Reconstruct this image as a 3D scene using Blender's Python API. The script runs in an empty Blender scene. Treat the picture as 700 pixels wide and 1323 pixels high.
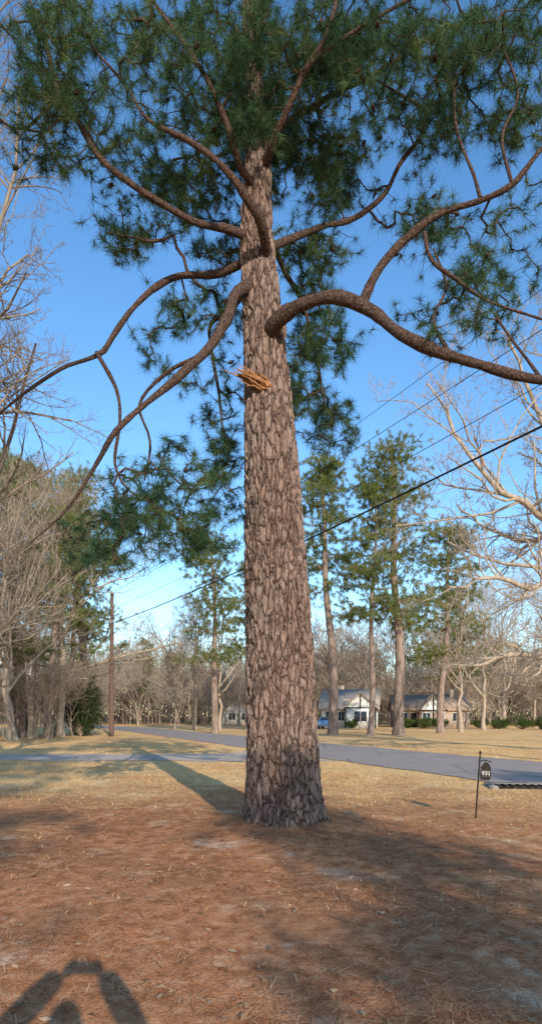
import bpy, bmesh, math, numpy as np
from mathutils import Vector, Matrix
rng = np.random.default_rng(7)
S = bpy.context.scene
CAMZ = 1.6; F = 800.0
ELEV = math.radians(21.5); AZ = math.radians(16.5)
U = np.array([-math.sin(AZ), math.cos(AZ)])      # direction shadows fall on the ground
NV = np.array([math.cos(AZ), math.sin(AZ)])

def site(u, v, d):
    """world position of something measured in the photo at a known distance d"""
    return np.array([(u-350)/F*d, d, CAMZ+(925-v)/F*d])

# ------------------------------------------------------------------ helpers
def norm(a): return a/np.maximum(np.linalg.norm(a, axis=-1, keepdims=True), 1e-9)

def mesh_obj(name, parts, mats, parent=None, smooth=False, loc=None):
    """parts: list of (verts (N,3), faces (M,k), matindex)"""
    me = bpy.data.meshes.new(name)
    vs, lt, ls, mi = [], [], [], []
    off = 0
    for v, f, m in parts:
        v = np.asarray(v, float).reshape(-1, 3); f = np.asarray(f, int)
        if len(f) == 0: continue
        vs.append(v); ls.append((f+off).ravel()); lt.append(np.full(len(f), f.shape[1])); mi.append(np.full(len(f), m)); off += len(v)
    vs = np.concatenate(vs); ls = np.concatenate(ls); lt = np.concatenate(lt); mi = np.concatenate(mi)
    me.vertices.add(len(vs)); me.vertices.foreach_set("co", vs.astype(np.float32).ravel())
    me.loops.add(len(ls)); me.loops.foreach_set("vertex_index", ls.astype(np.int32))
    me.polygons.add(len(lt))
    st = np.concatenate([[0], np.cumsum(lt)[:-1]])
    me.polygons.foreach_set("loop_start", st.astype(np.int32))
    me.polygons.foreach_set("loop_total", lt.astype(np.int32))
    me.polygons.foreach_set("material_index", mi.astype(np.int32))
    if smooth: me.polygons.foreach_set("use_smooth", np.ones(len(lt), bool))
    for m in mats: me.materials.append(m)
    me.update(calc_edges=True)
    ob = bpy.data.objects.new(name, me); S.collection.objects.link(ob)
    if parent: ob.parent = parent
    if loc is not None: ob.location = loc
    return ob

def empty(name, loc=(0, 0, 0)):
    e = bpy.data.objects.new(name, None); S.collection.objects.link(e); e.location = loc
    e.empty_display_size = 0.3
    return e

def inst(ob, parent=None, loc=(0, 0, 0), rot=0, sc=1, name=None):
    o = bpy.data.objects.new(name or ob.name, ob.data); S.collection.objects.link(o)
    o.location = loc; o.rotation_euler = (0, 0, rot); o.scale = (sc, sc, sc) if np.isscalar(sc) else sc
    if parent: o.parent = parent
    return o

def tubes(branches, sides):
    groups = {}
    for p, r in branches: groups.setdefault(len(p), []).append((p, r))
    V, Fc, off = [], [], 0
    for n, g in groups.items():
        P = np.array([a for a, b in g], float); R = np.array([b for a, b in g], float)
        v, f = tube_batch(P, R, sides)
        V.append(v); Fc.append(f+off); off += len(v)
    return np.concatenate(V), np.concatenate(Fc)

def tube_batch(P, R, sides):
    B, N, _ = P.shape
    T = norm(np.gradient(P, axis=1))
    mean = norm(P[:, -1]-P[:, 0])
    ref = np.where(np.abs(mean[:, 2:3]) > 0.75, np.array([[1., 0.13, 0]]), np.array([[0.05, 0.1, 1.]]))[:, None, :]
    A = norm(np.cross(T, np.broadcast_to(ref, T.shape))); Bn = np.cross(T, A)
    a = np.arange(sides)/sides*2*np.pi
    V = P[:, :, None]+R[:, :, None, None]*(np.cos(a)[None, None, :, None]*A[:, :, None]+np.sin(a)[None, None, :, None]*Bn[:, :, None])
    idx = np.arange(B*N*sides).reshape(B, N, sides)
    i0 = idx[:, :-1]; i1 = idx[:, 1:]
    f = np.stack([i0, np.roll(i0, -1, 2), np.roll(i1, -1, 2), i1], -1).reshape(-1, 4)
    return V.reshape(-1, 3), f

def smooth_path(pts, step=0.12):
    """Catmull-Rom; pts columns x,y,z,(radius...)"""
    pts = np.asarray(pts, float)
    e = np.vstack([2*pts[0]-pts[1], pts, 2*pts[-1]-pts[-2]])
    out = []
    for i in range(1, len(e)-2):
        p0, p1, p2, p3 = e[i-1:i+3]
        n = max(2, int(np.linalg.norm((p2-p1)[:3])/step))
        t = (np.arange(n)/n)[:, None]
        out.append(0.5*((2*p1)+(-p0+p2)*t+(2*p0-5*p1+4*p2-p3)*t**2+(-p0+3*p1-3*p2+p3)*t**3))
    out.append(pts[-1:])
    return np.concatenate(out)

def needles(C, A, n, length, width, rg, spread=1.0, back=0.12):
    B = len(C)
    C = np.repeat(C, n, 0); A = np.repeat(A, n, 0)
    d = norm(norm(A)*0.6+norm(rg.normal(size=C.shape))*spread)
    base = C-A*(rg.random((len(C), 1))*back)
    L = length*rg.uniform(.65, 1.1, (len(C), 1))
    s = norm(np.cross(d, rg.normal(size=C.shape)))*width/2
    tip = base+d*L
    tip[:, 2] -= 0.12*L[:, 0]
    V = np.stack([base+s, base-s, tip], 1).reshape(-1, 3)
    return V, np.arange(len(V)).reshape(-1, 3)

def grow(init, targets, step, rg, rtip=0.006, wander=0.25, expo=0.42):
    """attach every target to the nearest bit of skeleton; returns polylines + tip dirs"""
    cap = len(targets)*14+sum(len(c) for c in init)+100
    pos = np.zeros((cap, 3)); par = np.full(cap, -1); n = 0
    for c in init:
        for k in range(len(c)):
            pos[n] = c[k]; par[n] = -2; n += 1
    n0 = n
    dm = np.array([np.min(np.sum((pos[:n0]-t)**2, 1)) for t in targets])
    tips = []
    for ti in np.argsort(dm):
        t = targets[ti]
        d2 = np.sum((pos[:n]-t)**2, 1)
        j = int(np.argmin(d2)); d = math.sqrt(d2[j])
        k = min(12, max(1, int(math.ceil(d/step))))
        p0 = pos[j].copy(); q = j
        bow = rg.normal(size=3)*d*0.10; bow[2] -= d*0.06
        for i in range(1, k+1):
            s = i/k
            p = p0+(t-p0)*s+bow*math.sin(math.pi*s)
            if i < k: p = p+rg.normal(size=3)*step*wander*0.5
            pos[n] = p; par[n] = q; q = n; n += 1
        tips.append(q)
    w = np.zeros(n); w[tips] = 1.0
    best = np.full(n, -1)
    for i in range(n-1, n0-1, -1):
        w[i] = max(w[i], 1)
        p = par[i]
        w[p] += w[i]
    for i in range(n0, n):
        p = par[i]
        if best[p] < 0 or w[i] > w[best[p]]: best[p] = i
    R = rtip*np.power(np.maximum(w, 1), expo)
    lines = []
    for i in range(n0, n):
        p = par[i]
        if p < n0 or best[p] != i:
            ids = [p, i]; c = i
            while best[c] >= 0: c = best[c]; ids.append(c)
            r = R[ids].copy(); r[0] = r[1]*1.1
            lines.append((pos[ids], r))
    tips = np.array(tips)
    return lines, pos[tips], norm(pos[tips]-pos[par[tips]])

# ------------------------------------------------------------------ materials
class Dif:
    """diffuse shader with the same socket names the rest of the script uses"""
    def __init__(self, nt):
        n = nt.nodes.new("ShaderNodeBsdfDiffuse")
        nt.nodes.remove(nt.nodes["Principled BSDF"])
        nt.links.new(n.outputs[0], nt.nodes["Material Output"].inputs["Surface"])
        self.inputs = {"Base Color": n.inputs["Color"], "Normal": n.inputs["Normal"]}; self.outputs = n.outputs
        n.inputs["Roughness"].default_value = 0
def mat(name, rough=.9, spec=.2):
    m = bpy.data.materials.new(name); m.use_nodes = True
    nt = m.node_tree
    if rough > .45: return m, nt, Dif(nt)
    b = nt.nodes["Principled BSDF"]
    b.inputs["Roughness"].default_value = rough
    b.inputs["Specular IOR Level"].default_value = spec
    return m, nt, b
def ramp(nt, src, stops):
    r = nt.nodes.new("ShaderNodeValToRGB"); el = r.color_ramp.elements
    while len(el) < len(stops): el.new(.5)
    for e, (p, c) in zip(el, stops):
        e.position = p; e.color = (*c, 1) if len(c) == 3 else c
    nt.links.new(src, r.inputs[0]); return r.outputs[0]
def mix(nt, fac, a, b, bt='MIX'):
    m = nt.nodes.new("ShaderNodeMix"); m.data_type = 'RGBA'; m.blend_type = bt
    for s, v in ((m.inputs[0], fac), (m.inputs[6], a), (m.inputs[7], b)):
        if hasattr(v, "links"): nt.links.new(v, s)
        elif np.isscalar(v): s.default_value = v
        else: s.default_value = (*v, 1)
    return m.outputs[2]
def math_(nt, op, a, b=None, c=None):
    m = nt.nodes.new("ShaderNodeMath"); m.operation = op
    for i, v in enumerate((a, b, c)):
        if v is None: continue
        if hasattr(v, "links"): nt.links.new(v, m.inputs[i])
        else: m.inputs[i].default_value = v
    return m.outputs[0]
def coords(nt, scale=(1, 1, 1)):
    tc = nt.nodes.new("ShaderNodeTexCoord"); mp = nt.nodes.new("ShaderNodeMapping")
    mp.inputs["Scale"].default_value = scale
    nt.links.new(tc.outputs["Object"], mp.inputs[0]); return mp.outputs[0]
def noise(nt, vec, scale, detail=4, rough=.6):
    n = nt.nodes.new("ShaderNodeTexNoise"); n.inputs["Scale"].default_value = scale
    n.inputs["Detail"].default_value = detail; n.inputs["Roughness"].default_value = rough
    nt.links.new(vec, n.inputs["Vector"]); return n.outputs["Fac"]
def bump(nt, b, h, strength=.5, dist=.02):
    n = nt.nodes.new("ShaderNodeBump"); n.inputs["Strength"].default_value = strength; n.inputs["Distance"].default_value = dist
    nt.links.new(h, n.inputs["Height"]); nt.links.new(n.outputs[0], b.inputs["Normal"])

def simple(name, c1, c2=None, scale=5, rough=.85, spec=.2, bmp=0, sc=(1, 1, 1), det=4):
    m, nt, b = mat(name, rough, spec)
    v = coords(nt, sc); f = noise(nt, v, scale, det)
    nt.links.new(ramp(nt, f, [(.3, c1), (.7, c2 or tuple(x*1.25 for x in c1))]), b.inputs["Base Color"])
    if bmp: bump(nt, b, f, bmp)
    return m

def bark_trunk():
    m, nt, b = mat("pine_bark_plates", .92, .15)
    v = coords(nt, (1, 1, .31))
    def warp(vec, scale, amt, det=3):
        nz = nt.nodes.new("ShaderNodeTexNoise"); nz.inputs["Scale"].default_value = scale; nz.inputs["Detail"].default_value = det
        nt.links.new(vec, nz.inputs["Vector"])
        vm = nt.nodes.new("ShaderNodeVectorMath"); vm.operation = 'SUBTRACT'; vm.inputs[1].default_value = (.5, .5, .5); nt.links.new(nz.outputs["Color"], vm.inputs[0])
        vs = nt.nodes.new("ShaderNodeVectorMath"); vs.operation = 'SCALE'; vs.inputs["Scale"].default_value = amt; nt.links.new(vm.outputs[0], vs.inputs[0])
        va = nt.nodes.new("ShaderNodeVectorMath"); va.operation = 'ADD'; nt.links.new(vec, va.inputs[0]); nt.links.new(vs.outputs[0], va.inputs[1])
        return va.outputs[0]
    v2 = coords(nt, (1, 1, .52))
    wv = warp(warp(v, 3, .20), 15, .085, 6)
    wv2 = warp(warp(v2, 4, .18), 18, .07, 5)
    def vor(scale, feat, vec):
        n = nt.nodes.new("ShaderNodeTexVoronoi"); n.feature = feat; n.inputs["Scale"].default_value = scale
        nt.links.new(vec, n.inputs["Vector"]); return n
    e1 = vor(13, 'DISTANCE_TO_EDGE', wv).outputs["Distance"]      # deep long furrows
    e2 = vor(22, 'DISTANCE_TO_EDGE', wv2).outputs["Distance"]     # cross cracks, second layer of scales
    cell = vor(13, 'F1', wv).outputs["Color"]; cell2 = vor(22, 'F1', wv2).outputs["Color"]
    fine = noise(nt, coords(nt, (1, 1, .3)), 80, 5, .75)
    big = noise(nt, v, 2.0, 3)
    var = noise(nt, v2, 5, 4, .7)
    p1 = math_(nt, 'SMOOTH_MIN', math_(nt, 'MULTIPLY', e1, math_(nt, 'MULTIPLY_ADD', var, 10, -.9)), 1.0, .3)
    msk = ramp(nt, noise(nt, v2, 9, 2), [(.40, (0, 0, 0)), (.56, (1, 1, 1))])   # cross cracks only in places
    p2 = math_(nt, 'MAXIMUM', math_(nt, 'MINIMUM', math_(nt, 'MULTIPLY', e2, 9.0), 1.0), msk)
    s1 = nt.nodes.new("ShaderNodeSeparateColor"); nt.links.new(cell, s1.inputs[0])
    s2 = nt.nodes.new("ShaderNodeSeparateColor"); nt.links.new(cell2, s2.inputs[0])
    h = math_(nt, 'ADD', math_(nt, 'MULTIPLY', p1, 1.0), math_(nt, 'MULTIPLY', p2, .2))
    h = math_(nt, 'ADD', h, math_(nt, 'MULTIPLY', s1.outputs[0], .12))
    h = math_(nt, 'ADD', h, math_(nt, 'MULTIPLY', s2.outputs[0], .26))
    h = math_(nt, 'ADD', h, math_(nt, 'MULTIPLY', fine, .5))
    plate = mix(nt, s2.outputs[1], (.25, .16, .12), (.40, .28, .22))
    plate = mix(nt, math_(nt, 'MULTIPLY', s1.outputs[1], .5), plate, (.34, .19, .13))
    plate = mix(nt, ramp(nt, big, [(.42, (0, 0, 0)), (.68, (.7, .7, .7))]), plate, (.42, .31, .25))
    plate = mix(nt, ramp(nt, fine, [(.36, (0, 0, 0)), (.62, (1, 1, 1))]), mix(nt, .6, plate, (.12, .07, .052)), plate)
    col = mix(nt, ramp(nt, p1, [(.06, (0, 0, 0)), (.60, (1, 1, 1))]), (.06, .037, .029), plate)
    col = mix(nt, ramp(nt, p2, [(.0, (.35, .35, .35)), (.5, (1, 1, 1))]), (.08, .05, .04), col)
    nt.links.new(col, b.inputs["Base Color"])
    ds = nt.nodes.new("ShaderNodeDisplacement"); ds.inputs["Scale"].default_value = .033; ds.inputs["Midlevel"].default_value = 1.1
    nt.links.new(h, ds.inputs["Height"]); nt.links.new(ds.outputs[0], nt.nodes["Material Output"].inputs["Displacement"])
    m.displacement_method = 'BOTH'
    return m

def bark_limb(name, c1, c2, sc=(1, 1, 1), s=18, bs=.8):
    m, nt, b = mat(name, .9, .2)
    v = coords(nt, sc)
    n = nt.nodes.new("ShaderNodeTexVoronoi"); n.feature = 'F1'; n.inputs["Scale"].default_value = s; nt.links.new(v, n.inputs[0])
    f = noise(nt, v, s*1.5, 4, .7)
    h = math_(nt, 'ADD', math_(nt, 'MULTIPLY', math_(nt, 'SUBTRACT', 1, n.outputs["Distance"]), .5), f)
    nt.links.new(ramp(nt, math_(nt, 'MULTIPLY', h, .8), [(.35, tuple(x*.45 for x in c1)), (.6, c1), (.9, c2)]), b.inputs["Base Color"])
    bump(nt, b, h, bs, .02)
    return m

def needle_mat(name, dark, light, yellow, trans=.25):
    m, nt, b = mat(name, .5, .4)
    v = coords(nt)
    f1 = noise(nt, v, 1.3, 2); f2 = noise(nt, v, 14, 1)
    c = ramp(nt, f2, [(.3, dark), (.65, light)])
    c = mix(nt, ramp(nt, f1, [(.50, (0, 0, 0)), (.74, (.75, .75, .75))]), c, yellow)
    nt.links.new(c, b.inputs["Base Color"])
    t = nt.nodes.new("ShaderNodeBsdfTranslucent"); nt.links.new(mix(nt, .5, c, yellow), t.inputs[0])
    ms = nt.nodes.new("ShaderNodeMixShader"); ms.inputs[0].default_value = trans
    nt.links.new(b.outputs[0], ms.inputs[1]); nt.links.new(t.outputs[0], ms.inputs[2])
    nt.links.new(ms.outputs[0], nt.nodes["Material Output"].inputs["Surface"])
    return m

def island_mat(name, stops):
    m, nt, b = mat(name, .8, .2)
    g = nt.nodes.new("ShaderNodeNewGeometry")
    nt.links.new(ramp(nt, g.outputs["Random Per Island"], stops), b.inputs["Base Color"])
    return m

M_BARK = bark_trunk()
M_LIMB = bark_limb("pine_limb_bark", (.085, .052, .040), (.20, .13, .10), s=30, bs=.9)  # bark tones darkened so the colour carries the crown's shade
M_NEED = needle_mat("pine_needles", (.024, .056, .034), (.075, .132, .058), (.17, .20, .062), .2)
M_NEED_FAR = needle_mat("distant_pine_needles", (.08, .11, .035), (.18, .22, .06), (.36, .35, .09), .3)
M_BARE = simple("bare_tree_bark", (.24, .18, .13), (.50, .39, .29), 8, sc=(1, 1, .4), det=3)
M_BARE_D = simple("bare_tree_bark_grey", (.18, .135, .10), (.36, .28, .215), 10, sc=(1, 1, .4), det=3)
M_FARBARK = simple("distant_pine_bark", (.16, .105, .08), (.34, .25, .20), 6, sc=(1, 1, .3), det=3)

# ------------------------------------------------------------------ ground
ROAD_P = np.array([3.8, 18.7]); ROAD_D = np.array([-.38, .925]); ROAD_N = np.array([.925, .38]); ROAD_W = 6.0
TREE = np.array([.187, 8.8])
def road_s(x, y):  # signed perpendicular position across the road (0..ROAD_W inside)
    return (x-ROAD_P[0])*ROAD_N[0]+(y-ROAD_P[1])*ROAD_N[1]
def drive_mask(x, y):
    c = 23.8+(-x)*0.02
    return np.abs(y-c)-2.6
def gh(x, y):
    x = np.asarray(x, float); y = np.asarray(y, float)
    n = (np.sin(x*1.7+y*.6)*np.sin(y*1.3-x*.4)*.5+np.sin(x*4.1+1.3*y)*np.sin(y*3.7+2)*.25+np.sin(x*9+y*3)*np.sin(y*8-x*5)*.12)
    s = road_s(x, y)
    dr = np.maximum(-s, s-ROAD_W)
    dd = np.where(s < 1, drive_mask(x, y), 9)
    near = np.clip(np.minimum(dr, dd)/2.0-.1, 0, 1)
    dist = np.hypot(x, y)
    amp = .045*near*np.clip(1.6-dist/40, 0, 1)
    r = np.hypot(x-TREE[0], y-TREE[1])
    return n*amp+.16*np.exp(-(r/1.25)**2)
def zone_r(x, y): return np.hypot((x+.9)*.56, (y-2.5)*.42)
def ground():
    a = np.linspace(-1, 1, 421)
    gx = np.sign(a)*(np.abs(a)*16+np.abs(a)**7*900)
    gy = np.sign(a)*(np.abs(a)*22+np.abs(a)**7*900)+8
    X, Y = np.meshgrid(gx, gy)
    Z = gh(X, Y)
    V = np.stack([X, Y, Z], -1).reshape(-1, 3); n = len(a)
    i = np.arange(n*n).reshape(n, n)
    f = np.stack([i[:-1, :-1], i[:-1, 1:], i[1:, 1:], i[1:, :-1]], -1).reshape(-1, 4)
    m, nt, b = mat("ground_straw_and_grass", .95, .1)
    tc = nt.nodes.new("ShaderNodeTexCoord"); sx = nt.nodes.new("ShaderNodeSeparateXYZ"); nt.links.new(tc.outputs["Object"], sx.inputs[0])
    v = coords(nt)
    n1 = noise(nt, v, .45, 5, .7); n2 = noise(nt, v, 6, 5, .7); n3 = noise(nt, v, 55, 3, .75); n4 = noise(nt, v, .9, 7, .72)
    n5 = noise(nt, v, .35, 5, .65)
    dx = math_(nt, 'SUBTRACT', sx.outputs[0], -.9); dy = math_(nt, 'SUBTRACT', sx.outputs[1], 2.5)
    r = math_(nt, 'SQRT', math_(nt, 'ADD', math_(nt, 'POWER', math_(nt, 'MULTIPLY', dx, .56), 2), math_(nt, 'POWER', math_(nt, 'MULTIPLY', dy, .42), 2)))
    z = math_(nt, 'SUBTRACT', 1.0, math_(nt, 'DIVIDE', math_(nt, 'SUBTRACT', math_(nt, 'ADD', r, math_(nt, 'MULTIPLY', n1, 6)), 5.4), 3.8))
    zone = ramp(nt, z, [(.05, (0, 0, 0)), (.85, (1, 1, 1))])
    straw = ramp(nt, n2, [(.3, (.28, .105, .05)), (.5, (.54, .23, .105)), (.72, (.74, .38, .20))])
    grass = ramp(nt, n2, [(.28, (.62, .34, .135)), (.5, (.88, .54, .235)), (.75, (.95, .68, .36))])
    grass = mix(nt, ramp(nt, n5, [(.44, (0, 0, 0)), (.64, (.8, .8, .8))]), grass, (.70, .345, .145))
    col = mix(nt, zone, grass, straw)
    col = mix(nt, ramp(nt, n4, [(.56, (0, 0, 0)), (.66, (.72, .72, .72))]), col, mix(nt, zone, (.88, .62, .36), (.88, .60, .40)))
    col = mix(nt, ramp(nt, n3, [(.3, (.75, .75, .75)), (.52, (0, 0, 0))]), col, mix(nt, .6, col, (.08, .045, .025)))
    nt.links.new(col, b.inputs["Base Color"])
    bump(nt, b, math_(nt, 'ADD', n3, n2), .7, .03)
    mesh_obj("ground", [(V, f, 0)], [m], smooth=True)
ground()

def strip(name, left, right, z, m):
    n = len(left)
    V = np.concatenate([np.c_[left, np.full(n, z)], np.c_[right, np.full(n, z)]])
    i = np.arange(n-1)
    f = np.stack([i, i+n, i+n+1, i+1], -1)
    return mesh_obj(name, [(V, f, 0)], [m])
def asphalt(name, a, b_):
    m, nt, b = mat(name, .95, .12)
    v = coords(nt); n1 = noise(nt, v, .5, 5); n2 = noise(nt, v, 40, 4, .8)
    vo = nt.nodes.new("ShaderNodeTexVoronoi"); vo.feature = 'DISTANCE_TO_EDGE'; vo.inputs["Scale"].default_value = .35; nt.links.new(v, vo.inputs[0])
    c = mix(nt, n1, a, b_)
    c = mix(nt, math_(nt, 'MULTIPLY', n2, .5), c, tuple(x*.5 for x in a))
    c = mix(nt, ramp(nt, vo.outputs["Distance"], [(.0, (.6, .6, .6)), (.015, (0, 0, 0))]), c, (.08, .08, .08))
    nt.links.new(c, b.inputs["Base Color"]); bump(nt, b, n2, .3, .01)
    return m
t = np.linspace(-60, 260, 700)
wob = .12*np.sin(t*1.3)+.08*np.sin(t*3.1+1)+.06*np.sin(t*7.3)
c0 = ROAD_P+np.outer(t, ROAD_D)
bend = np.clip(t-60, 0, 999)**1.5*.02
c0 = c0-np.outer(bend, ROAD_N)
strip("asphalt_road", c0-np.outer(wob*.6, ROAD_N), c0+np.outer(ROAD_W+wob[::-1]*.6, ROAD_N), .018, asphalt("worn_asphalt", (.34, .27, .23), (.51, .43, .37)))
xs = np.linspace(-70, 2.4, 260)
cy = 23.8-xs*.02
fl = np.clip((xs+5)/7.4, 0, 1)**2
strip("gravel_driveway", np.c_[xs, cy-1.9-fl*.2+.2*np.sin(xs*1.1)+.12*np.sin(xs*3.3)], np.c_[xs-fl*3.5, cy+1.9+fl*3+.15*np.sin(xs*1.4)+.1*np.sin(xs*4.1)], .010, asphalt("driveway_gravel", (.50, .39, .30), (.68, .54, .43)))

# fallen needles, one mesh
def litter():
    n = 130000
    y = 2.2+rng.random(n)**.8*12; x = (rng.random(n)*2-1)*(y*.5+2.2)
    keep = (np.hypot(x-TREE[0], y-TREE[1]) > .5) & (rng.random(n) < np.clip(1.5-zone_r(x, y)/4.6, .05, 1))
    k = np.sin(x*2.1+y)*np.sin(y*1.7-x*.8)+.5*np.sin(x*5+2)*np.sin(y*4.3)
    keep &= rng.random(n) < np.clip(.6+k*.65, .03, 1)
    x, y = x[keep], y[keep]; n = len(x)
    a = rng.random(n)*6.283; L = rng.uniform(.06, .15, n); w = rng.uniform(.001, .0022, n)
    z = gh(x, y)+rng.uniform(.003, .016, n)
    dx, dy = np.cos(a)*L, np.sin(a)*L; tilt = rng.normal(0, .08, n)*L
    sx_, sy_ = -np.sin(a)*w, np.cos(a)*w
    V = np.stack([np.c_[x-sx_, y-sy_, z], np.c_[x+sx_, y+sy_, z], np.c_[x+dx+sx_, y+dy+sy_, z+np.abs(tilt)], np.c_[x+dx-sx_, y+dy-sy_, z+np.abs(tilt)]], 1).reshape(-1, 3)
    m = island_mat("fallen_pine_straw", [(0, (.18, .07, .03)), (.5, (.48, .20, .09)), (.85, (.64, .33, .165)), (1, (.78, .50, .30))])
    mesh_obj("pine_straw", [(V, np.arange(len(V)).reshape(-1, 4), 0)], [m])
    # dry grass
    n = 190000
    y = 5+rng.random(n)**1.35*34; x = (rng.random(n)*2-1)*(y*.5+3)
    s = road_s(x, y)
    k = np.sin(x*1.3+y*.7)*np.sin(y*.9-x*.5)+.5*np.sin(x*3.1+2)*np.sin(y*2.3)
    dens = np.clip((zone_r(x, y)-3.0)/3.6, .04, .8)*np.clip(.6+k*.6, .04, 1)
    keep = ((s < -.1) | (s > ROAD_W+.1)) & ((drive_mask(x, y) > -.5) | (s > ROAD_W)) & (rng.random(n) < dens) & (np.hypot(x-TREE[0], y-TREE[1]) > .9)
    x, y = x[keep], y[keep]; n = len(x)
    a = rng.random(n)*6.283; h = rng.uniform(.012, .045, n); w = rng.uniform(.002, .0045, n)*(1+y/25)
    z = gh(x, y); lx = rng.normal(0, .045, n); ly = rng.normal(0, .045, n)
    V = np.stack([np.c_[x-np.cos(a)*w, y-np.sin(a)*w, z-.003], np.c_[x+np.cos(a)*w, y+np.sin(a)*w, z-.003], np.c_[x+lx, y+ly, z+h]], 1).reshape(-1, 3)
    m = island_mat("dry_grass_blades", [(0, (.52, .27, .10)), (.5, (.84, .51, .22)), (.9, (.93, .66, .34)), (1, (.42, .36, .12))])
    mesh_obj("dry_grass", [(V, np.arange(len(V)).reshape(-1, 3), 0)], [m])
    # fallen leaves
    n = 2400
    y = 2.3+rng.random(n)**1.2*22; x = (rng.random(n)*2-1)*(y*.5+2)
    s = road_s(x, y); keep = s < -.3; x, y = x[keep], y[keep]; n = len(x)
    a = rng.random(n)*6.283; r = rng.uniform(.012, .034, n); z = gh(x, y)+.012
    q = []
    for j, (ra, k_) in enumerate(((0, 1.5), (1.3, .6), (3.14, 1.1), (4.9, .6))):
        q.append(np.c_[x+np.cos(a+ra)*r*k_, y+np.sin(a+ra)*r*k_, z+rng.uniform(0, .018, n)])
    V = np.stack(q, 1).reshape(-1, 3)
    m = island_mat("fallen_leaf", [(0, (.20, .11, .055)), (.6, (.38, .22, .12)), (1, (.48, .33, .21))])
    mesh_obj("fallen_leaves", [(V, np.arange(len(V)).reshape(-1, 4), 0)], [m])
litter()

# ------------------------------------------------------------------ the big pine
D0 = 8.8; K = F/D0
pine = empty("pine_tree", (TREE[0], D0, 0))
def tl(p): return np.asarray(p)-np.array([TREE[0], D0, 0])   # to tree-local
rows = [(1095, 368, 128), (1080, 368, 118), (1060, 367, 106), (1035, 366, 98), (1000, 365, 93), (900, 362, 87), (800, 360, 83), (700, 355, 76), (600, 351, 68), (500, 345, 58), (400, 338, 48), (300, 331, 40), (200, 334, 30), (100, 326, 22), (0, 322, 17), (-150, 330, 12), (-330, 325, 5)]
tz = np.array([CAMZ+(925-r[0])/K for r in rows]); tx = np.array([(r[1]-350)/K for r in rows]); tr = np.array([r[2]/K/2 for r in rows])
def build_trunk():
    nz, na = 1250, 340
    z = np.concatenate([np.linspace(-.32, 11.9, nz-90), np.linspace(11.95, 15.4, 90)])
    k = np.ones(61)/61
    x = np.interp(z, tz, tx); r = np.interp(z, tz, tr)
    xp = np.convolve(np.pad(x, 30, 'edge'), k, 'valid'); rp = np.convolve(np.pad(r, 30, 'edge'), k, 'valid')
    low = z < .6; rp[low] = r[low]*.5+rp[low]*.5
    a = np.linspace(0, 2*np.pi, na, endpoint=False)
    Zg, Ag = np.meshgrid(z, a, indexing='ij')
    lob = .5*np.sin(Ag*5+.7)+.35*np.sin(Ag*8+2.1)+.3*np.sin(Ag*13+1)
    R = rp[:, None]*(1+.015*np.sin(Ag*3+Zg*1.2))+np.exp(-np.clip(Zg+.05, 0, 9)/.20)*(.085+.065*lob)
    R += .05*np.exp(-((Zg-7.15)/.14)**2)*np.clip(np.cos(Ag-.2), 0, 1)**2
    V = np.stack([xp[:, None]+R*np.cos(Ag)-TREE[0], R*np.sin(Ag), Zg], -1).reshape(-1, 3)
    i = np.arange(nz*na).reshape(nz, na)
    i0, i1 = i[:-1], i[1:]
    f = np.stack([i0, np.roll(i0, -1, 1), np.roll(i1, -1, 1), i1], -1).reshape(-1, 4)
    mesh_obj("trunk", [(V, f, 0)], [M_BARK], parent=pine, smooth=True)
build_trunk()
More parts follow.
